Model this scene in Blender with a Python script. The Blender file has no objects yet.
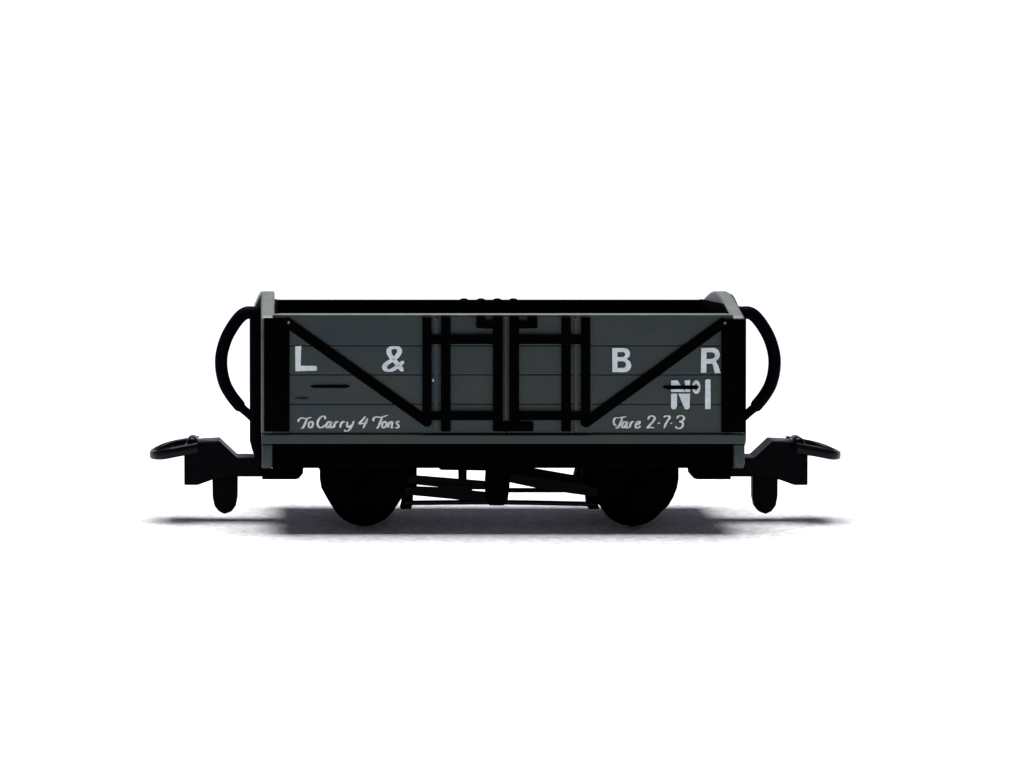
import bpy, bmesh, math, random
from mathutils import Vector, Matrix

random.seed(4)
S = 0.001                        # drawing unit: one millimetre
CAM_D, VP_X, HOR = 2500.0, 264.0, 90.0
CX, CY, GZ = 503.0, 90.0, 534.9  # wagon centre, half width, ground level in drawing units

scene = bpy.context.scene
col = scene.collection

# ------------------------------------------------------------------ drawing helpers
def L(px, py, Y=0.0):
    """drawing sheet (near-side elevation) at depth Y -> wagon coordinates in mm (x along, y across, z up)"""
    k = (CAM_D + Y) / CAM_D
    x = VP_X + (px - VP_X) * k - CX
    z = (HOR - py) * k + (GZ - HOR)
    return x, z

def X(px, Y=0.0): return L(px, 0, Y)[0]
def Z(py, Y=0.0): return L(0, py, Y)[1]
def YY(Y): return Y - CY

def link(name, bm, mat, parent=None, smooth=False, label=None, angle=None):
    bm.normal_update()
    me = bpy.data.meshes.new(name)
    for v in bm.verts: v.co *= S
    bm.to_mesh(me); bm.free()
    me.materials.append(mat)
    if smooth:
        for p in me.polygons: p.use_smooth = True
        if angle: me.set_sharp_from_angle(angle=math.radians(angle))
    o = bpy.data.objects.new(name, me)
    col.objects.link(o)
    if parent is not None: o.parent = parent
    if label: o["label"] = label
    return o

def box(bm, x0, x1, y0, y1, z0, z1, bev=0.0, seg=2):
    r = bmesh.ops.create_cube(bm, size=1.0)
    vs = r["verts"]
    for v in vs:
        v.co = Vector(((x0 + x1) / 2 + v.co.x * (x1 - x0), (y0 + y1) / 2 + v.co.y * (y1 - y0), (z0 + z1) / 2 + v.co.z * (z1 - z0)))
    if bev > 0:
        es = list({e for v in vs for e in v.link_edges})
        bmesh.ops.bevel(bm, geom=es, offset=bev, segments=seg, affect='EDGES', profile=0.5, clamp_overlap=True)

def prism(bm, pts, y0, y1, bev=0.0, seg=2):
    """polygon in x,z extruded across from y0 to y1"""
    a = [bm.verts.new((x, y0, z)) for x, z in pts]
    b = [bm.verts.new((x, y1, z)) for x, z in pts]
    n = len(pts)
    fs = [bm.faces.new(a), bm.faces.new(b[::-1])]
    for i in range(n):
        fs.append(bm.faces.new((a[i], b[i], b[(i + 1) % n], a[(i + 1) % n])))
    bmesh.ops.recalc_face_normals(bm, faces=fs)
    if bev > 0:
        es = list({e for v in a + b for e in v.link_edges})
        bmesh.ops.bevel(bm, geom=es, offset=bev, segments=seg, affect='EDGES', profile=0.5, clamp_overlap=True)

def prism_yz(bm, pts, x0, x1, bev=0.0, seg=2):
    tmp = bmesh.new()
    prism(tmp, pts, x0, x1, bev, seg)     # pts are (y,z): built as (x,z), then turned
    me = bpy.data.meshes.new("tmp")
    for v in tmp.verts: v.co = Vector((v.co.y, v.co.x, v.co.z))
    bmesh.ops.reverse_faces(tmp, faces=tmp.faces[:])
    tmp.to_mesh(me); tmp.free()
    bm.from_mesh(me); bpy.data.meshes.remove(me)

def lathe_y(bm, prof, cx, cz, n=48):
    """prof: closed list of (radius, y)"""
    rings = []
    for r, y in prof:
        rings.append([bm.verts.new((cx + r * math.cos(2 * math.pi * i / n), y, cz + r * math.sin(2 * math.pi * i / n))) for i in range(n)])
    fs = []
    for a, b in zip(rings, rings[1:]):
        for i in range(n):
            j = (i + 1) % n
            fs.append(bm.faces.new((a[i], a[j], b[j], b[i])))
    fs.append(bm.faces.new(rings[0])); fs.append(bm.faces.new(rings[-1]))
    bmesh.ops.recalc_face_normals(bm, faces=fs)

def catmull(pts, n=6, closed=False):
    P = [Vector(p) for p in pts]
    out = []
    m = len(P)
    for i in range(m if closed else m - 1):
        if closed:
            p0, p1, p2, p3 = P[(i - 1) % m], P[i], P[(i + 1) % m], P[(i + 2) % m]
        else:
            p1, p2 = P[i], P[i + 1]
            p0 = P[i - 1] if i else p1 * 2 - p2
            p3 = P[i + 2] if i + 2 < m else p2 * 2 - p1
        for k in range(n):
            t = k / n
            out.append(0.5 * ((2 * p1) + (p2 - p0) * t + (2 * p0 - 5 * p1 + 4 * p2 - p3) * t * t + (3 * p1 - p0 - 3 * p2 + p3) * t ** 3))
    if not closed: out.append(P[-1])
    return out

def tube(bm, path, rad, n=16, closed=False, flat=None):
    """sweep a round (or flattened in y) section along a path; rad is a number or one per point"""
    path = [Vector(p) for p in path]
    m = len(path)
    rings = []
    for i, p in enumerate(path):
        if closed: t = path[(i + 1) % m] - path[(i - 1) % m]
        else: t = path[min(i + 1, m - 1)] - path[max(i - 1, 0)]
        t.normalize()
        ref = Vector((0, 1, 0)) if abs(t.y) < 0.95 else Vector((0, 0, 1))
        a = t.cross(ref).normalized(); b = a.cross(t).normalized()
        r = rad[i] if isinstance(rad, (list, tuple)) else rad
        fb = flat if flat is not None else r
        rings.append([bm.verts.new(p + a * r * math.cos(2 * math.pi * k / n) + b * fb * math.sin(2 * math.pi * k / n)) for k in range(n)])
    fs = []
    for i in range(m if closed else m - 1):
        A, B = rings[i], rings[(i + 1) % m]
        for k in range(n):
            fs.append(bm.faces.new((A[k], A[(k + 1) % n], B[(k + 1) % n], B[k])))
    if not closed:
        fs.append(bm.faces.new(rings[0])); fs.append(bm.faces.new(rings[-1][::-1]))
    bmesh.ops.recalc_face_normals(bm, faces=fs)

def bar(bm, p0, p1, w, y0, y1, bev=0.4):
    """flat bar between two x,z points"""
    a, b = Vector((p0[0], p0[1])), Vector((p1[0], p1[1]))
    d = (b - a).normalized(); n = Vector((-d.y, d.x)) * w / 2
    prism(bm, [tuple(a + n), tuple(a - n), tuple(b - n), tuple(b + n)], y0, y1, bev)

def bolt(bm, x, z, y, r=1.3, h=1.0):
    n = 10
    base = [bm.verts.new((x + r * math.cos(2 * math.pi * i / n), y, z + r * math.sin(2 * math.pi * i / n))) for i in range(n)]
    top = [bm.verts.new((x + .6 * r * math.cos(2 * math.pi * i / n), y - h, z + .6 * r * math.sin(2 * math.pi * i / n))) for i in range(n)]
    for i in range(n):
        bm.faces.new((base[i], base[(i + 1) % n], top[(i + 1) % n], top[i]))
    bm.faces.new(top)

# ------------------------------------------------------------------ materials
def mat_base(name):
    m = bpy.data.materials.new(name); m.use_nodes = True
    nt = m.node_tree
    return m, nt, nt.nodes["Principled BSDF"]

def mottled(name, tones, rough, spec):
    """thin hand-mixed paint: slow drifts of tone with fine grain over them"""
    m, nt, b = mat_base(name)
    tc = nt.nodes.new("ShaderNodeTexCoord")
    mp = nt.nodes.new("ShaderNodeMapping"); mp.inputs["Scale"].default_value = (.8, 1, 1.5)
    nt.links.new(tc.outputs["Object"], mp.inputs["Vector"])
    def noise(sc, det, off):
        n = nt.nodes.new("ShaderNodeTexNoise"); n.inputs["Scale"].default_value = sc
        n.inputs["Detail"].default_value = det; n.inputs["Roughness"].default_value = .6
        v = nt.nodes.new("ShaderNodeVectorMath"); v.operation = 'ADD'; v.inputs[1].default_value = (off, off * .7, off * 1.3)
        nt.links.new(mp.outputs["Vector"], v.inputs[0]); nt.links.new(v.outputs["Vector"], n.inputs["Vector"])
        return n
    a = noise(16, 5, 0); f = noise(300, 4, 3.1)
    r = nt.nodes.new("ShaderNodeValToRGB")
    e = r.color_ramp.elements
    e[0].position = .34; e[0].color = (*tones[0], 1); e[1].position = .66; e[1].color = (*tones[2], 1)
    k = e.new(.5); k.color = (*tones[1], 1)
    nt.links.new(a.outputs["Fac"], r.inputs["Fac"])
    g = nt.nodes.new("ShaderNodeMapRange"); g.inputs["From Min"].default_value = .3; g.inputs["From Max"].default_value = .7
    g.inputs["To Min"].default_value = .78; g.inputs["To Max"].default_value = 1.22
    nt.links.new(f.outputs["Fac"], g.inputs["Value"])
    mx = nt.nodes.new("ShaderNodeVectorMath"); mx.operation = 'SCALE'
    nt.links.new(r.outputs["Color"], mx.inputs[0]); nt.links.new(g.outputs["Result"], mx.inputs["Scale"])
    nt.links.new(mx.outputs["Vector"], b.inputs["Base Color"])
    b.inputs["Roughness"].default_value = rough; b.inputs["Specular IOR Level"].default_value = spec
    bp = nt.nodes.new("ShaderNodeBump"); bp.inputs["Strength"].default_value = .25; bp.inputs["Distance"].default_value = .0006
    nt.links.new(f.outputs["Fac"], bp.inputs["Height"]); nt.links.new(bp.outputs["Normal"], b.inputs["Normal"])
    return m

def paint(name, c, c2, rough, spec, scale=60.0, bump=0.0, stretch=(1, 1, 1), wear=None):
    m, nt, b = mat_base(name)
    tc = nt.nodes.new("ShaderNodeTexCoord")
    mp = nt.nodes.new("ShaderNodeMapping"); mp.inputs["Scale"].default_value = stretch
    nt.links.new(tc.outputs["Object"], mp.inputs["Vector"])
    n1 = nt.nodes.new("ShaderNodeTexNoise"); n1.inputs["Scale"].default_value = scale
    n1.inputs["Detail"].default_value = 6; n1.inputs["Roughness"].default_value = .65
    nt.links.new(mp.outputs["Vector"], n1.inputs["Vector"])
    r = nt.nodes.new("ShaderNodeValToRGB")
    r.color_ramp.elements[0].position = .32; r.color_ramp.elements[0].color = (*c, 1)
    r.color_ramp.elements[1].position = .68; r.color_ramp.elements[1].color = (*c2, 1)
    nt.links.new(n1.outputs["Fac"], r.inputs["Fac"])
    nt.links.new(r.outputs["Color"], b.inputs["Base Color"])
    b.inputs["Roughness"].default_value = rough
    b.inputs["Specular IOR Level"].default_value = spec
    if bump:
        n2 = nt.nodes.new("ShaderNodeTexNoise"); n2.inputs["Scale"].default_value = scale * 9
        n2.inputs["Detail"].default_value = 3
        nt.links.new(mp.outputs["Vector"], n2.inputs["Vector"])
        bp = nt.nodes.new("ShaderNodeBump"); bp.inputs["Strength"].default_value = bump
        bp.inputs["Distance"].default_value = .0006
        nt.links.new(n2.outputs["Fac"], bp.inputs["Height"])
        nt.links.new(bp.outputs["Normal"], b.inputs["Normal"])
    return m

M_GREY = mottled("slate_grey_paint", ((.008, .021, .028), (.013, .0235, .025), (.018, .0265, .021)), .55, .5)
M_RIM = paint("worn_toplit_grey_paint", (.050, .062, .056), (.090, .096, .084), .5, .5, 60, .25)  # worn grey, made paler still to carry the light from above
M_IRON = paint("black_ironwork_paint", (.0006, .0006, .0008), (.0012, .0012, .0016), .7, .006, 80, .1)
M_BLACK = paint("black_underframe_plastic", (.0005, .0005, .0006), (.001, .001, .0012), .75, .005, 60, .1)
M_HOSE = paint("black_rubber_hose", (.0008, .0006, .0014), (.0016, .0010, .003), .55, .012, 50, .08)
M_COUP = paint("glossy_black_coupling_plastic", (.0006, .0005, .001), (.0016, .0012, .0028), .32, .022, 70, .1)
M_WHITE = paint("white_lettering_paint", (.52, .60, .66), (.74, .79, .81), .6, .3, 140, .1)
M_WORN = paint("thin_white_lettering_paint", (.40, .47, .50), (.78, .80, .77), .6, .3, 200, .1)
M_DASH = paint("dark_dash_paint", (.006, .010, .011), (.011, .016, .016), .7, .1, 90, .1)
M_LOOP = paint("polished_black_coupling_plastic", (.0008, .0006, .0016), (.002, .0015, .004), .3, .09, 70, .08)

# ------------------------------------------------------------------ the wagon
wagon = bpy.data.objects.new("open_wagon", None)
wagon.empty_display_size = .1
col.objects.link(wagon)
wagon["label"] = "dark grey model railway open wagon with black ironwork and white L & B R lettering"
wagon["category"] = "model wagon"

RIM, SILL_T, SILL_B = Z(316), Z(434.5), Z(443.5)
XL = -242.0; XR = 242.0
PLANKS = [Z(316), Z(345.5), Z(374.5), Z(404), Z(433.8)]
YF = -CY                     # outer face of near side

def plank_wall(bm, x0, x1, yout, yin):
    s = 1 if yin > yout else -1
    for i in range(4):
        top, bot = PLANKS[i], PLANKS[i + 1]
        g = 0.38
        t = top if i == 0 else top - g
        b_ = bot + g
        lo, hi = sorted((yout, yin))
        box(bm, x0, x1, lo + (random.uniform(0, .35) if s > 0 else 0), hi, b_, t, .8, 2)
    lo, hi = sorted((yout + s * 1.3, yin - s * 1.0))
    box(bm, x0 + .6, x1 - .6, lo, hi, PLANKS[4] + 1, PLANKS[0] - 3)

# near side wall
bm = bmesh.new()
plank_wall(bm, XL + 11.6, X(436.6), YF, YF + 13)
plank_wall(bm, X(576), XR - 11.6, YF, YF + 13)
box(bm, XL + 12, XR - 12, YF + 10.4, YF + 13.2, PLANKS[4] + 1.2, PLANKS[0] - 2.8)
side = link("side_wall", bm, M_GREY, wagon, True, angle=15)

def strap(parent, px0, px1, py0, py1, d0=-3.2, d1=1.0, name="iron_strap", bolts=(), mat=None, bev=.5):
    b = bmesh.new()
    box(b, X(px0), X(px1), YF + d0, YF + d1, Z(py1), Z(py0), bev, 2)
    for (bx, by) in bolts: bolt(b, X(bx), Z(by), YF + d0 + .05)
    return link(name, b, mat or M_IRON, parent, True, angle=15)

# ironwork of the near side wall
for (a, b_, c0, c1) in ((264.0, 289.5, 318, 431.5), (721.3, 745.6, 319, 432)):
    bb = [(a + 4, y) for y in (325, 350, 376, 402, 426)] + [(b_ - 3.5, y) for y in (323, 426)]
    strap(side, a, b_, c0, c1, -2.6, 1.0, "corner_plate", bb)
strap(side, 422.4, 431.5, 316.8, 424, -3.4, 1.0, "iron_strap", [(427, 320), (427, 339), (427, 380)])
strap(side, 581.0, 590.0, 316.8, 425, -3.4, 1.0, "iron_strap", [(585.5, 320), (585.5, 339), (585.5, 380)])
for pts in (((285, 320.8), (428, 422.4)), ((725, 321.2), (584.5, 423.4))):
    b = bmesh.new()
    bar(b, L(*pts[0]), L(*pts[1]), 10.0, YF - 2.0, YF + 1.0, .5)
    bolt(b, *L(290 if pts[0][0] < 500 else 720, 324.2), YF - 1.95)
    link("diagonal_brace", b, M_IRON, side, True, angle=15)
# foot of each brace: rounded eye
for (px, py) in ((426.8, 421.5), (585.3, 422.0)):
    b = bmesh.new()
    lathe_y(b, [(4.6, YF + .8), (4.9, YF - 3.9), (4.2, YF - 4.5), (.1, YF - 4.6)], *L(px, py), 24)
    link("brace_eye", b, M_IRON, side, True, angle=40)
# short dark dashes, raised a little on the planks
for (p0, p1, q0, q1, mt) in ((310, 350, 384.9, 388.0, M_IRON), (295, 309, 397.6, 399.2, M_DASH), (662.5, 699, 385.4, 389.2, M_IRON)):
    b = bmesh.new(); qm = (q0 + q1) / 2
    prism(b, [L(p0, qm), L(p0 + 1.5, q0 + .8), L(p0 + 6, q0 + .2), L(p1 - 5, q0), L(p1 - 1, q0 + .6), L(p1, qm), L(p1 - 4, q1), L(p0 + 4, q1 - .1)], YF - 1.5, YF + .8, .4)
    link("dark_dash", b, mt, side, True, angle=15)
# small white dot beside the strap
b = bmesh.new(); bmesh.ops.create_icosphere(b, subdivisions=2, radius=1.5)
for v in b.verts: v.co = Vector((v.co.x * .8 + X(433.0), v.co.y * .8 + YF - .2, v.co.z * 1.2 + Z(380)))
link("white_dot", b, M_WORN, side, True)

for bx, by in ((288.6, 322.6), (724.6, 323.2)):
    b = bmesh.new(); bolt(b, X(bx), Z(by), YF - 2.7, 1.5, .9)
    link("corner_bolt_glint", b, M_RIM, side, True, angle=40)  # highlight on the bolt put into its pale colour

# doors
def door(p0, p1):
    b = bmesh.new()
    plank_wall(b, X(p0) + .5, X(p1) - .5, YF + .4, YF + 10)
    return link("door", b, M_GREY, wagon, True, angle=15)
dl = door(436.6, 506.4); dr = door(506.4, 576)
strap(dl, 441, 450.4, 317.2, 431.2, -3.2, 1.2, "iron_strap", [(445.7, 321), (445.7, 352), (445.7, 390), (445.7, 427)])
strap(dl, 493, 502.6, 316.6, 421.4, -3.2, 1.2, "iron_strap", [(497.8, 331), (497.8, 352), (497.8, 390)])
strap(dr, 509.4, 518.8, 316.6, 421.4, -3.2, 1.2, "iron_strap", [(514.1, 331), (514.1, 352), (514.1, 390)])
strap(dr, 561.4, 570.6, 317.2, 431.2, -3.2, 1.2, "iron_strap", [(566, 321), (566, 352), (566, 390), (566, 427)])
for d, (a, c) in ((dl, (430.8, 493.6)), (dr, (518.2, 581.6))):
    strap(d, a, c, 335, 343.8, -4.4, 1.1, "hinge_bar", [(a + 3, 339.4), ((a + c) / 2, 339.4)])
    strap(d, a if d is dl else a, c, 411.6, 419.8, -4.4, 1.1, "hinge_bar", [((a + c) / 2, 415.7)])
strap(dr, 493, 533, 422.0, 431.0, -4.0, 1.3, "door_rest", [(498, 426.5), (528, 426.5)], None, .8)
# cover strips of the door joints (grey, standing a little proud)
strap(dl, 504.2, 507.6, 317.5, 420.5, -1.0, 1.4, "joint_strip", (), M_GREY, .5)
strap(dl, 433.4, 438.6, 319, 432, -.9, 1.4, "joint_strip", (), M_GREY, .4)
strap(dr, 573.8, 578.6, 319, 432, -.9, 1.4, "joint_strip", (), M_GREY, .4)
# latches
for d, (k0, k1), (l0, l1) in ((dl, (476.2, 485), (484.5, 494)), (dr, (527.6, 537), (518, 528.2))):
    b = bmesh.new()
    box(b, X(k0), X(k1), YF - 4.4, YF + 1.2, Z(328), Z(316.2), 1.0)
    box(b, X(l0), X(l1), YF - 3.8, YF + 1.1, Z(328.4), Z(320.2), .8)
    bolt(b, X((k0 + k1) / 2), Z(322.5), YF - 4.35, 2.0, 1.2)
    link("latch", b, M_IRON, d, True, angle=15)

# capping of the near wall: worn top edge, light from above partly in its pale colour
b = bmesh.new()
box(b, XL + 11.7, XR - 11.7, YF + .35, YF + 13.6, RIM + .05, RIM + 1.5, .65, 3)
link("capping", b, M_RIM, wagon, True, angle=40)

# far side wall and its black capping iron
b = bmesh.new()
plank_wall(b, XL + 11.6, XR - 11.6, CY, CY - 13)
far = link("side_wall", b, M_GREY, wagon, True, angle=15)
b = bmesh.new()
box(b, XL + 11.8, XR - 11.8, CY - 14.5, CY + .4, RIM + .05, RIM + 1.4, .5, 2)
for px in (464, 481, 497.3, 513.3):
    x = X(px, 172)
    t = bmesh.new(); bmesh.ops.create_uvsphere(t, u_segments=16, v_segments=10, radius=1)
    me = bpy.data.meshes.new("t")
    for v in t.verts: v.co = Vector((x + v.co.x * 5.0, CY - 8 + v.co.y * 5, RIM + 1.1 + v.co.z * 2.4))
    t.to_mesh(me); t.free(); b.from_mesh(me); bpy.data.meshes.remove(me)
link("capping_iron", b, M_IRON, wagon, True, angle=40)

# end walls with arched tops
def arch(y):
    u = y / CY
    return 18.0 * (.5 * (.5 * (1 + math.cos(math.pi * u))) + .5 * (1 - u * u))
for s in (-1, 1):
    b = bmesh.new()
    yz = [(-CY, SILL_T + .6), (CY, SILL_T + .6)]
    n = 36
    for i in range(n + 1):
        y = CY - 2 * CY * i / n
        yz.append((y, RIM - .8 + arch(y) - (1.2 if i in (0, n) else 0)))
    x0, x1 = sorted((s * 242.0, s * 228.0))
    prism_yz(b, yz, x0, x1, 2.2, 3)
    ew = link("end_wall", b, M_RIM, wagon, True, angle=15)

# stout middle stanchion on each end, its top sloped off
for s in (-1, 1):
    b = bmesh.new()
    xo, zs = X(254.2, 80), Z(307, 80)
    pts = [(-241.6, Z(293, 80)), (-244.5, Z(297, 80)), (xo, zs), (xo, Z(430, 80)), (-241.6, Z(430, 80))]
    prism(b, [(x if s < 0 else -x, z) for x, z in pts], YY(66), YY(114), .8)
    link("end_stanchion", b, M_RIM, wagon, True, angle=15)

# black inside lining
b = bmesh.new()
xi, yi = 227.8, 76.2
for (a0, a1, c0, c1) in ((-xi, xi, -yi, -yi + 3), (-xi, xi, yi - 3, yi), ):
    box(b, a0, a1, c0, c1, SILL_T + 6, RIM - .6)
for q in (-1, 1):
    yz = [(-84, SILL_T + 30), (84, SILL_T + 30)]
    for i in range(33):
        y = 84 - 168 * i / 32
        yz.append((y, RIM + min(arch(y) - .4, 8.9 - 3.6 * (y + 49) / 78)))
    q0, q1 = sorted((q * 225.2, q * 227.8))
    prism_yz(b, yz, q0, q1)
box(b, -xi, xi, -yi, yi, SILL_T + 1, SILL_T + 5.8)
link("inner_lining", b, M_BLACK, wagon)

# floor sill and end beams
b = bmesh.new()
box(b, XL + .2, XR + .4, YF - 3.2, CY + 3.2, SILL_B, SILL_T, .9, 2)
link("sill", b, M_GREY, wagon, True, angle=15)
for s in (-1, 1):
    b = bmesh.new()
    yz = [(-CY - 3, SILL_B - .4), (CY + 3, SILL_B - .4), (CY + 3, Z(463)), (CY - 4, Z(469)), (-CY + 4, Z(469)), (-CY - 3, Z(464))]
    x0, x1 = sorted((s * 241.4, s * 230.6))
    prism_yz(b, yz, x0, x1, 1.6, 3)
    link("end_beam", b, M_GREY, wagon, True, angle=15)

# lettering -----------------------------------------------------------------
YT = YF - .05
def flat_letter(loops, name, mat, label, depth=.5):
    cu = bpy.data.curves.new("glyph", 'CURVE'); cu.dimensions = '2D'; cu.fill_mode = 'BOTH'
    cu.extrude = depth * .5 * S
    for lp in loops:
        sp = cu.splines.new('POLY'); sp.points.add(len(lp) - 1); sp.use_cyclic_u = True
        for p, (px, py) in zip(sp.points, lp):
            x, z = L(px, py); p.co = (x * S, z * S, 0, 1)
    tmp = bpy.data.objects.new("glyph", cu); col.objects.link(tmp)
    bpy.context.view_layer.update()
    me = bpy.data.meshes.new_from_object(tmp.evaluated_get(bpy.context.evaluated_depsgraph_get()))
    bpy.data.objects.remove(tmp); bpy.data.curves.remove(cu)
    for v in me.vertices: v.co = Vector((v.co.x, (YT - .25) * S - v.co.z, v.co.y))
    me.flip_normals() if hasattr(me, "flip_normals") else None
    me.materials.clear(); me.materials.append(mat)
    o = bpy.data.objects.new(name, me); col.objects.link(o); o.parent = side
    o["label"] = label
    return o

def arc(cx, cy, rx, ry, a0, a1, n=12):
    return [(cx + rx * math.cos(math.radians(a0 + (a1 - a0) * i / n)), cy + ry * math.sin(math.radians(a0 + (a1 - a0) * i / n))) for i in range(n + 1)]

flat_letter([[(295.2, 346.2), (301.2, 346), (300.8, 365.6), (316.6, 365.8), (316.8, 370.6), (295.4, 371.2)]], "lettering", M_WHITE, "white capital letter L")
Bo = [(612.2, 348), (624, 348)] + arc(624, 353.6, 6.0, 5.6, -80, 70) + arc(624.6, 365.4, 6.6, 6.6, -70, 85) + [(624, 372.2), (612.4, 372)]
flat_letter([Bo, [(617.4, 352), (623, 352)] + arc(623, 354.4, 2.2, 2.4, -80, 80) + [(623, 357), (617.4, 357)],
             [(617.4, 361.2), (623.2, 361.2)] + arc(623.2, 364.6, 2.8, 3.2, -80, 80) + [(623, 367.9), (617.4, 367.9)]], "lettering", M_WHITE, "white capital letter B")
Ro = [(701.2, 348), (713, 347.8)] + arc(713, 354.6, 6.8, 6.8, -85, 60) + [(715.8, 361.4), (718, 365), (720.6, 373), (714.8, 373), (712.4, 363.6), (706.4, 363.6), (706.2, 372.6), (700.8, 372.6)]
flat_letter([Ro, [(706.4, 352.2), (712, 352.2)] + arc(712, 355.4, 3.0, 3.0, -80, 80) + [(712, 358.8), (706.4, 358.8)]], "lettering", M_WHITE, "white capital letter R")
flat_letter([[(671, 380.4), (677.4, 380.2), (685.2, 391.9), (684.6, 380.4), (690, 380.0), (690, 392.0), (671, 391.9)],
             [(671, 393.6), (677, 393.5), (676.8, 406), (675.6, 409), (672.4, 409.2), (671, 407.4)],
             [(678.2, 393.6), (690, 393.6), (689.4, 407.6), (688, 409.4), (684.8, 409.0)],
             ], "lettering", M_WHITE, "white letter N of the wagon number")
flat_letter([arc(696.2, 387, 4.2, 6.8, 0, 345, 24), arc(696.0, 387.2, 1.5, 3.2, 0, 345, 16)], "lettering", M_WORN, "small raised white o beside the N")
flat_letter([[(705.2, 380.4), (707, 379.2), (710.4, 379.4), (710.6, 403), (710.4, 409), (705, 409)]], "lettering", M_WHITE, "white numeral 1 of the wagon number")

def strokes(sts, w, name, mat, label, flat=.34):
    b = bmesh.new()
    for k, st in enumerate(sts):
        ww = w
        if isinstance(st, tuple): ww, st = st
        pts = [Vector((L(*p)[0], YT - .1 - .02 * (k % 5), L(*p)[1])) for p in st]
        path = catmull(pts, 6)
        m = len(path)
        rr = []
        for i in range(m):
            d = path[min(i + 1, m - 1)] - path[max(i - 1, 0)]
            an = abs(d.z) / (d.length + 1e-9)
            e = min(1.0, (min(i, m - 1 - i) + 1.6) / 4.0)
            rr.append(ww * .5 * (.58 + .62 * an) * e)
        tube(b, path, rr, 10, flat=flat)
    return link(name, b, mat, side, True, label=label)

strokes([(4.3, [(403.0, 371.0), (399.5, 366.6), (395, 361), (391, 356.4), (389, 352.6), (389.6, 349.2), (393, 347.6), (397.4, 347.9), (399.6, 350.4), (398.4, 354.2), (395, 358), (389.5, 361.6), (385.6, 364.6), (384.6, 367.6), (386.8, 370), (390.6, 370.2), (395, 368.2), (399.5, 364.8), (403.8, 361.4)])],
        4.3, "lettering", M_WHITE, "white ampersand")
strokes([  # To Carry 4 Tons
    [(298.2, 422), (299, 419.4), (302, 417.8), (306, 418.6), (311.5, 417.2)], [(307, 418.6), (305.4, 422.5), (303, 427.6), (300.6, 427.8)],
    [(311.6, 421.4), (309.4, 422.6), (308.6, 425.6), (309.8, 427.6), (312, 426.6), (313, 423.6), (311.6, 421.4), (309.8, 421.8)],
    [(325.2, 419.4), (324.8, 416.6), (321.8, 416.4), (318.6, 419.6), (317.6, 424), (319.4, 427.4), (322.6, 427), (325.4, 424.6)],
    [(331, 422), (328.4, 421.8), (326.4, 424.6), (326.8, 427.4), (329, 426.8), (331.4, 421.6), (330.6, 426), (331.6, 427.6), (333, 426.4)],
    [(335.6, 421.4), (334.6, 424.4), (333.8, 427.8)], [(334.8, 424.2), (336.6, 421.8), (338.6, 422)],
    [(341.8, 421.4), (340.8, 424.4), (340, 427.8)], [(341, 424.2), (343, 421.6), (345.2, 422)],
    [(347.6, 421.4), (347, 425), (348.4, 427), (351, 425)], [(354, 420.8), (352, 425.4), (348.8, 430.2), (345.6, 431), (344.4, 429.6)],
    [(365.6, 416.2), (362.4, 420), (359.2, 423.6), (363.4, 423.2), (367.6, 422.8)], [(367.8, 418.2), (365.4, 423), (363, 428.2)],
    [(373.6, 421.4), (373.4, 418.6), (376.2, 416.8), (381, 417.2), (388.2, 414.8)], [(382.2, 417), (380.4, 421.6), (377.8, 427.4), (376, 427.6)],
    [(385, 421.4), (382.8, 422.6), (382, 425.6), (383.2, 427.6), (385.4, 426.6), (386.4, 423.6), (385, 421.4), (383.2, 421.8)],
    [(389.4, 421.4), (388.6, 424.6), (387.8, 427.8)], [(388.8, 424), (391, 421.6), (392.4, 422.4), (391.8, 425.2), (391.6, 427.6), (393.2, 427)],
    [(399.8, 422.2), (398, 421.2), (396.4, 422.6), (397.6, 424.4), (398.8, 426), (397.4, 427.8), (395, 427.2)],
], 2.0, "lettering", M_WORN, "white script reading To Carry 4 Tons")
strokes([  # Tare 2-7-3
    [(617, 426), (614.6, 424.6), (613.6, 421), (615.4, 417.8), (619.4, 417.6), (626.6, 416.4)], [(622.4, 417.6), (620.6, 422.4), (618.4, 427), (615.2, 428.2)],
    [(626.6, 422), (624, 421.8), (622.2, 424.8), (622.4, 427.4), (624.6, 426.8), (627.2, 421.6), (626.4, 426), (627, 427.8), (628.4, 426.8)],
    [(631.2, 421.4), (630.4, 424.4), (629.4, 428)], [(630.4, 424.2), (632.2, 421.6), (634.2, 421.8)],
    [(635.8, 425), (639, 423.6), (639.6, 421.6), (637.6, 421.6), (635.6, 424.8), (636, 427.6), (638.4, 427.6), (640.6, 425.6)],
    [(647.8, 419.6), (649.2, 416.8), (652.2, 415.8), (654.6, 417.6), (653.4, 421), (650, 424.6), (647.4, 427.8), (650.6, 427.2), (654.4, 427.9)],
    [(657.4, 423.4), (660.4, 422.8)],
    [(663.6, 417.4), (665.4, 416), (669.8, 416.6), (667.6, 420.6), (665.6, 424), (664, 428.2)],
    [(670.4, 423.4), (672.2, 423)],
    [(676.8, 418.4), (678.4, 416.2), (681.6, 415.6), (684, 417.4), (682.8, 420.4), (679.8, 421.4), (682.6, 422.6), (682.6, 425.8), (680, 428.2), (676.8, 427.8), (675.6, 426)],
], 2.0, "lettering", M_WORN, "white script reading Tare 2-7-3")

# underframe ----------------------------------------------------------------
FR_B = Z(467, 12)
b = bmesh.new()
box(b, -231.0, 231.0, -CY + 4, -CY + 20, FR_B, SILL_B - .3, .8)
box(b, -229.0, 229.0, CY - 20, CY - 12, FR_B, SILL_B - .3, .8)
box(b, -229.2, 229.2, -CY + 20.2, CY - 20.2, Z(464, 40), SILL_B - .4)
link("underframe", b, M_BLACK, wagon, True, angle=15)

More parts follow.
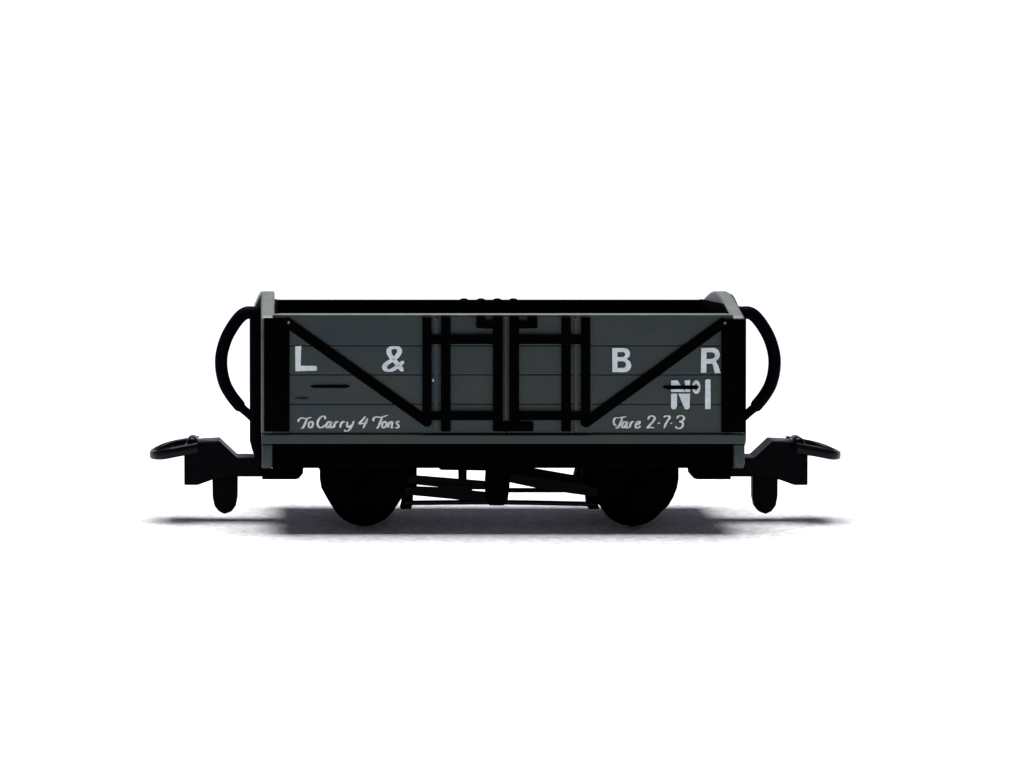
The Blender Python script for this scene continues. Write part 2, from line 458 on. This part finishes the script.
# the block each coupling is fixed in
for s in (-1, 1):
    b = bmesh.new()
    zt, zb = Z(465, 70), Z(479.5, 70)
    pts = [(s * 241.0, zb), (s * 241.0, Z(470, 70)), (s * 229.0, Z(470, 70)), (s * 229, zt), (s * 198, zt), (s * 199, zb + 6), (s * 203, zb + 1), (s * 207, zb)]
    prism(b, pts, -20, -6, .5)
    box(b, *sorted((s * 206, s * 228)), -7, 18, zb + 3, zt)
    link("coupling_block", b, M_BLACK, wagon, True, angle=15)

WX = 136.8; WZ = 36.6
for s in (-1, 1):
    b = bmesh.new()
    lathe_y(b, [(.1, -66), (1.5, -66), (3.2, -62), (3.2, 62), (1.5, 66), (.1, 66)], s * WX, WZ, 20)
    link("axle", b, M_BLACK, wagon, True, angle=40)
    for t in (-1, 1):
        # wheel disc and tyre with its flange on the inside
        b = bmesh.new()
        y = t * 45.0
        prof = [(3.4, y - t * 7), (9, y - t * 7), (9.5, y - t * 4.5), (29, y - t * 3), (29, y + t * 3), (12, y + t * 4.5), (9, y + t * 8), (3.4, y + t * 8)]
        lathe_y(b, prof, s * WX, WZ, 56)
        w = link("wheel", b, M_BLACK, wagon, True, angle=40)
        b = bmesh.new()
        prof = [(28.6, y + t * 7), (33.4, y + t * 7.2), (34.2, y + t * 6), (34.6, y - t * 3.5), (36.0, y - t * 4.6), (36.6, y - t * 6), (36.2, y - t * 7.2), (28.6, y - t * 7.4)]
        lathe_y(b, prof, s * WX, WZ, 72)
        link("tyre", b, M_BLACK, w, True, angle=40)
        # axle guard with axlebox and leaf spring
        yo, yi = t * 69.0, t * 64.0
        y0, y1 = sorted((yo, yi))
        c = s * WX
        zt = SILL_B - 6
        b = bmesh.new()
        prism(b, [(x - (3.5 if s < 0 and x < c and z > 40 else 2.0 if s < 0 and x < c else 0), z) for x, z in [(c - 42.5, zt), (c + 42.5, zt), (c + 42.5, Z(479, 20)), (c + 41, Z(488, 20)), (c + 37, Z(498, 20)), (c + 32, Z(506, 20)), (c + 26, Z(511.5, 20)), (c + 18, Z(515, 20)),
                  (c - 18, Z(515, 20)), (c - 26, Z(511.5, 20)), (c - 32, Z(506, 20)), (c - 37, Z(498, 20)), (c - 41, Z(488, 20)), (c - 42.5, Z(479, 20))]], y0, y1, .8)
        g = link("axle_guard", b, M_BLACK, wagon, True, angle=15)
        b = bmesh.new()
        y0, y1 = sorted((t * 78.0, t * 68.6))
        box(b, c - 9, c + 9, y0, y1, WZ - 9, WZ + 10, 2.0, 3)
        yb = sorted((t * 79.4, t * 77.8))
        box(b, c - 6, c + 6, yb[0], yb[1], WZ - 6, WZ + 5, .5)
        link("axlebox", b, M_BLACK, g, True, angle=15)
        b = bmesh.new()
        for k in range(4):
            hw = 34 - k * 7
            y0, y1 = sorted((t * 76.0, t * 68.8))
            top = WZ + 22 - k * 2.7
            pts = [(c - hw + 2 * hw * i / 12, top + 3.5 * ((i - 6) / 6) ** 2 * (hw / 34) ** 2) for i in range(13)]
            pts2 = [(x, z - 2.4) for x, z in pts]
            prism(b, pts + pts2[::-1], y0, y1)
        link("leaf_spring", b, M_BLACK, g, True, angle=15)
        # brake block on the inner side of the wheel
        b = bmesh.new()
        xin = c - s * 36
        cw = lambda px: px
        y0, y1 = sorted((t * 58.0, t * 42.0))
        pts = []
        for i in range(9):
            a = math.radians(-19 + 53 * i / 8)
            pts.append((c - s * math.cos(a) * 38.0, WZ - 4 + math.sin(a) * 38.0))
        outer = []
        for i in range(9):
            a = math.radians(-18 + 52 * i / 8)
            outer.append((c - s * (math.cos(a) * 47.5 + 1.5), WZ - 4 + math.sin(a) * 40.0))
        prism(b, pts + outer[::-1], y0, y1, .6)
        box(b, *sorted((c - s * 39, c - s * (53 if t < 0 else 46.5))), *sorted((t * 53.0, t * 47.0)), WZ + 2, FR_B + 6, .8)
        link("brake_block", b, M_BLACK, wagon, True, angle=15)

# brake gear hung between the wheels (near side)
YB = 26.0
def LB(px, py): return L(px, py, YB)
y0, y1 = YB - CY - 3, YB - CY + 3
b = bmesh.new()
prism(b, [LB(486, 462), LB(509, 462), LB(509.2, 484), LB(507, 501), LB(503, 504.5), LB(489, 504.5), LB(485.2, 500), LB(484.8, 480)], y0 - 4, y1 - 1, .8)
prism(b, [LB(458.4, 462), LB(466.8, 462), LB(466.6, 484), LB(458.6, 483)], y0 + 1, y1 + 3, .8)
prism(b, [LB(437, 462), LB(486, 462), LB(486, 470.6), LB(441, 470), LB(437, 467)], y0 + 2, y1 + 6, .5)
link("brake_hanger", b, M_BLACK, wagon, True, angle=15)
b = bmesh.new()
prism(b, [LB(402, 474.2), LB(490, 481.4), LB(490, 489.4), LB(472, 489.2), LB(436, 486.4), LB(402, 483)], y0 + .6, y1 - .4, .7)
prism(b, [LB(435, 482), LB(472, 485), LB(472, 494), LB(440, 491)], y0 - .8, y1 + .6, .8)
link("brake_rod", b, M_COUP, wagon, True, angle=15)
b = bmesh.new()
prism(b, [LB(402, 485.8), LB(436, 487.0), LB(490, 492.2), LB(490, 502.6), LB(464, 500), LB(402, 494.0)], y0 + .3, y1 - .8, .7)
link("brake_rod", b, M_COUP, wagon, True, angle=15)
b = bmesh.new()
prism(b, [LB(505, 464.0), LB(530, 467.6), LB(582, 476.6), LB(584, 484.0), LB(505, 473.2)], y0 + .4, y1, .7)
link("brake_lever", b, M_BLACK, wagon, True, angle=15)
b = bmesh.new()
prism(b, [LB(505, 471.8), LB(584, 483), LB(600, 490), LB(600, 497), LB(572, 493.4), LB(540, 488.6), LB(505, 481.2)], y0 + .8, y1 - .5, .6)
link("brake_rod", b, M_COUP, wagon, True, angle=15)
b = bmesh.new()
tube(b, [Vector((LB(500, 491)[0], YB - CY + 5, LB(500, 491)[1])), Vector((LB(592, 491)[0], YB - CY + 5, LB(592, 491)[1]))], 2.4, 12)
link("brake_rod", b, M_COUP, wagon, True, angle=15)
b = bmesh.new()
zt = LB(400, 502.8)[1]
tube(b, catmull([Vector((LB(404, 0)[0], YB - CY + 1, LB(0, 503.0)[1])), Vector((LB(500, 0)[0], YB - CY + 1, LB(0, 502.4)[1])), Vector((LB(596, 0)[0], YB - CY + 1, LB(0, 504.2)[1]))], 6), 2.5, 12)
link("tie_rod", b, M_LOOP, wagon, True, angle=40)

# couplings -----------------------------------------------------------------
def P90(px, py): return L(px, py, 90)
def coupling(s):
    """s=-1: the left end as drawn; +1: mirrored"""
    def mp(p): x, z = P90(*p); return (x if s < 0 else -x, z)
    b = bmesh.new()
    prism(b, [mp(p) for p in ((266, 455.5), (237, 455.5), (219.5, 439.0), (200, 440.0), (184.5, 444.4), (184.6, 483), (198, 483), (213, 477.6), (237, 474.6), (266, 474.6))], -15, 15, 1.3, 3)
    root = link("coupling", b, M_COUP, wagon, True, angle=15)
    b = bmesh.new()
    x0, x1 = 212.2, 238.0
    pts = [(x0, 468), (x0 + .4, 496), (x0 + 2.2, 505), (x0 + 6.5, 510.6), (x0 + 12.4, 513.4), (x1 - 6.5, 510.8), (x1 - 2, 505), (x1 - .2, 496), (x1, 468)]
    prism(b, [mp(p) for p in pts], -5, 5, 1.0, 3)
    link("drop_pin", b, M_COUP, root, True, angle=15)
    # loop: a band bent to a D in plan, drooping a little to its tip
    b = bmesh.new()
    hw = 27.0
    xa, _ = P90(198, 0); xt, _ = P90(152.8, 0)
    plan = [(xa, -hw + 2)]
    plan += [(xt + 22, -hw)]
    for i in range(1, 16):
        a = math.radians(-90 - 180 * i / 16)
        plan.append((xt + 22 + 22 * math.cos(a) , hw * math.sin(a)))
    plan += [(xt + 22, hw), (xa, hw - 2)]
    secs = []
    m = len(plan)
    for i, (x, y) in enumerate(plan):
        tx = plan[min(i + 1, m - 1)][0] - plan[max(i - 1, 0)][0]; ty = plan[min(i + 1, m - 1)][1] - plan[max(i - 1, 0)][1]
        ln = math.hypot(tx, ty); nx, ny = ty / ln, -tx / ln
        u = (xa - x) / (xa - xt)
        zc = P90(0, 444.2)[1] - 10.2 * u ** 1.2
        hh = 5.3 - 1.2 * max(0, u - .75) / .25
        ring = []
        for k in range(14):
            a = 2 * math.pi * k / 14
            ca, sa = math.cos(a), math.sin(a)
            ux = 3.5 * math.copysign(abs(ca) ** .6, ca); uz = hh * math.copysign(abs(sa) ** .6, sa)
            ring.append(bm_v(b, (x + nx * ux) if s < 0 else -(x + nx * ux), y + ny * ux, zc + uz))
        secs.append(ring)
    fs = []
    for A, B in zip(secs, secs[1:]):
        for k in range(14):
            fs.append(b.faces.new((A[k], A[(k + 1) % 14], B[(k + 1) % 14], B[k])))
    fs.append(b.faces.new(secs[0])); fs.append(b.faces.new(secs[-1]))
    bmesh.ops.recalc_face_normals(b, faces=fs)
    link("loop", b, M_LOOP, root, True, angle=50)
    # hook plate inside the loop
    b = bmesh.new()
    prism(b, [mp(p) for p in ((190, 445.5), (190, 452), (166, 455), (157, 453.6), (160, 449.5))], -23, 23, .8)
    link("hook_plate", b, M_BLACK, root, True, angle=15)
    # cross pin on top
    b = bmesh.new()
    cx, cz = mp((192.6, 441.6))
    prof = [(.1, -13), (4.5, -13), (6.0, -11.5), (6.0, 9.5), (4.5, 11), (.1, 11)]
    lathe_y(b, prof, cx, cz, 24)
    link("hook_pin", b, M_LOOP, root, True, angle=45)
def bm_v(b, x, y, z): return b.verts.new((x, y, z))
coupling(-1); coupling(1)

# brake hoses -----------------------------------------------------------------
YH = 55.0
def hose(s):
    def mp(px, py):
        x, z = L(px, py, YH); return Vector((x if s < 0 else -x, YH - CY, z))
    b = bmesh.new()
    path = catmull([mp(*p) for p in ((256, 313.5), (251, 312.6), (245.5, 313.2), (240, 317), (233, 326), (226, 339), (221.6, 355), (221.6, 370), (225, 384), (231, 395), (238.5, 404.5), (239.6, 405.8))], 8)
    m = len(path)
    rr = [6.6 - .35 * (i / m) for i in range(m)]
    tube(b, path, rr, 20)
    h = link("brake_hose", b, M_HOSE, wagon, True, angle=50)
    b = bmesh.new()
    pth = [mp(*p) for p in ((237.6, 403.4), (240.6, 406.8), (242, 408.2), (247, 412.5), (252, 417), (256, 421))]
    tube(b, pth, [5.9, 5.9, 4.6, 4.4, 4.4, 4.4], 16)
    link("nozzle", b, M_HOSE, h, True, angle=50)
    # standpipe
    b = bmesh.new()
    pth = [mp(*p) for p in ((255.8, 306.5), (255.8, 309), (255.8, 320), (255.8, 405), (255.8, 440), (257, 448), (259, 456), (260, 470))]
    tube(b, pth, [3.2, 5.6, 6.4, 6.3, 6.3, 5.4, 4.6, 4.6], 18)
    link("standpipe", b, M_HOSE, h, True, angle=50)
hose(-1); hose(1)

# put the wagon on the table
wagon.location = (0, 0, 0)

# ------------------------------------------------------------------ table top
m, nt, bs = mat_base("white_paper")
tc = nt.nodes.new("ShaderNodeTexCoord")
n1 = nt.nodes.new("ShaderNodeTexNoise"); n1.inputs["Scale"].default_value = 90; n1.inputs["Detail"].default_value = 8; n1.inputs["Roughness"].default_value = .75
nt.links.new(tc.outputs["Object"], n1.inputs["Vector"])
rp = nt.nodes.new("ShaderNodeValToRGB")
rp.color_ramp.elements[0].position = .34; rp.color_ramp.elements[0].color = (.50, .49, .51, 1)
rp.color_ramp.elements[1].position = .65; rp.color_ramp.elements[1].color = (.85, .85, .86, 1)
nt.links.new(n1.outputs["Fac"], rp.inputs["Fac"]); nt.links.new(rp.outputs["Color"], bs.inputs["Base Color"])
n2 = nt.nodes.new("ShaderNodeTexNoise"); n2.inputs["Scale"].default_value = 260; n2.inputs["Detail"].default_value = 5
nt.links.new(tc.outputs["Object"], n2.inputs["Vector"])
n3 = nt.nodes.new("ShaderNodeTexNoise"); n3.inputs["Scale"].default_value = 34; n3.inputs["Detail"].default_value = 6; n3.inputs["Roughness"].default_value = .7
nt.links.new(tc.outputs["Object"], n3.inputs["Vector"])
hx = nt.nodes.new("ShaderNodeMath"); hx.operation = 'MULTIPLY_ADD'; hx.inputs[1].default_value = 2.5
nt.links.new(n3.outputs["Fac"], hx.inputs[0]); nt.links.new(n2.outputs["Fac"], hx.inputs[2])
bp = nt.nodes.new("ShaderNodeBump"); bp.inputs["Strength"].default_value = .45; bp.inputs["Distance"].default_value = .003
nt.links.new(hx.outputs[0], bp.inputs["Height"]); nt.links.new(bp.outputs["Normal"], bs.inputs["Normal"])
bs.inputs["Roughness"].default_value = .8; bs.inputs["Specular IOR Level"].default_value = .2
b = bmesh.new()
bmesh.ops.create_grid(b, x_segments=8, y_segments=8, size=1)
for v in b.verts: v.co = Vector((v.co.x * 1700, v.co.y * 1350 - 250, 0))
g = link("ground", b, m)
g["kind"] = "structure"; g["label"] = "plain white table surface under the wagon"

# ------------------------------------------------------------------ light
w = bpy.data.worlds.new("World"); scene.world = w; w.use_nodes = True
wt = w.node_tree
bg = wt.nodes["Background"]
tc = wt.nodes.new("ShaderNodeTexCoord")
sx = wt.nodes.new("ShaderNodeSeparateXYZ"); wt.links.new(tc.outputs["Generated"], sx.inputs[0])
mr = wt.nodes.new("ShaderNodeMapRange"); mr.interpolation_type = 'SMOOTHSTEP'
mr.inputs["From Min"].default_value = .15; mr.inputs["From Max"].default_value = .8
mr.inputs["To Min"].default_value = .0; mr.inputs["To Max"].default_value = 1.14
wt.links.new(sx.outputs["Y"], mr.inputs["Value"])
mz = wt.nodes.new("ShaderNodeMapRange"); mz.interpolation_type = 'SMOOTHSTEP'
mz.inputs["From Min"].default_value = .10; mz.inputs["From Max"].default_value = .28
mz.inputs["To Min"].default_value = 1.0; mz.inputs["To Max"].default_value = .1
wt.links.new(sx.outputs["Z"], mz.inputs["Value"])
mm = wt.nodes.new("ShaderNodeMath"); mm.operation = 'MULTIPLY'
wt.links.new(mr.outputs["Result"], mm.inputs[0]); wt.links.new(mz.outputs["Result"], mm.inputs[1])
ad = wt.nodes.new("ShaderNodeMath"); ad.operation = 'ADD'; ad.inputs[1].default_value = .09
wt.links.new(mm.outputs[0], ad.inputs[0])
wt.links.new(ad.outputs[0], bg.inputs["Strength"])
bg.inputs["Color"].default_value = (.90, .92, 1.12, 1)

la = bpy.data.lights.new("overhead_lamp", 'AREA'); la.shape = 'RECTANGLE'; la.size = 2.8; la.size_y = 1.5; la.energy = 280
lo = bpy.data.objects.new("overhead_lamp", la); col.objects.link(lo)
lo.location = (-.12, .30, 3.2)
lo.rotation_euler = (math.atan2(.30, 3.2) * -1, 0, 0)

# ------------------------------------------------------------------ camera
cd = bpy.data.cameras.new("camera"); cam = bpy.data.objects.new("camera", cd); col.objects.link(cam)
cd.sensor_width = 36; cd.lens = 36 * CAM_D / 1024
cam.location = ((VP_X - CX) * S, (-CAM_D - CY) * S, (GZ - HOR) * S)
cam.rotation_euler = (math.radians(90), 0, 0)
cd.shift_x = (512 - VP_X) / 1024; cd.shift_y = -(384 - HOR) / 1024
cd.clip_start = .05; cd.clip_end = 200
scene.camera = cam

scene.view_settings.view_transform = 'Standard'
scene.view_settings.look = 'None'
scene.view_settings.exposure = 0
scene.view_settings.gamma = 1
scene.render.film_transparent = False
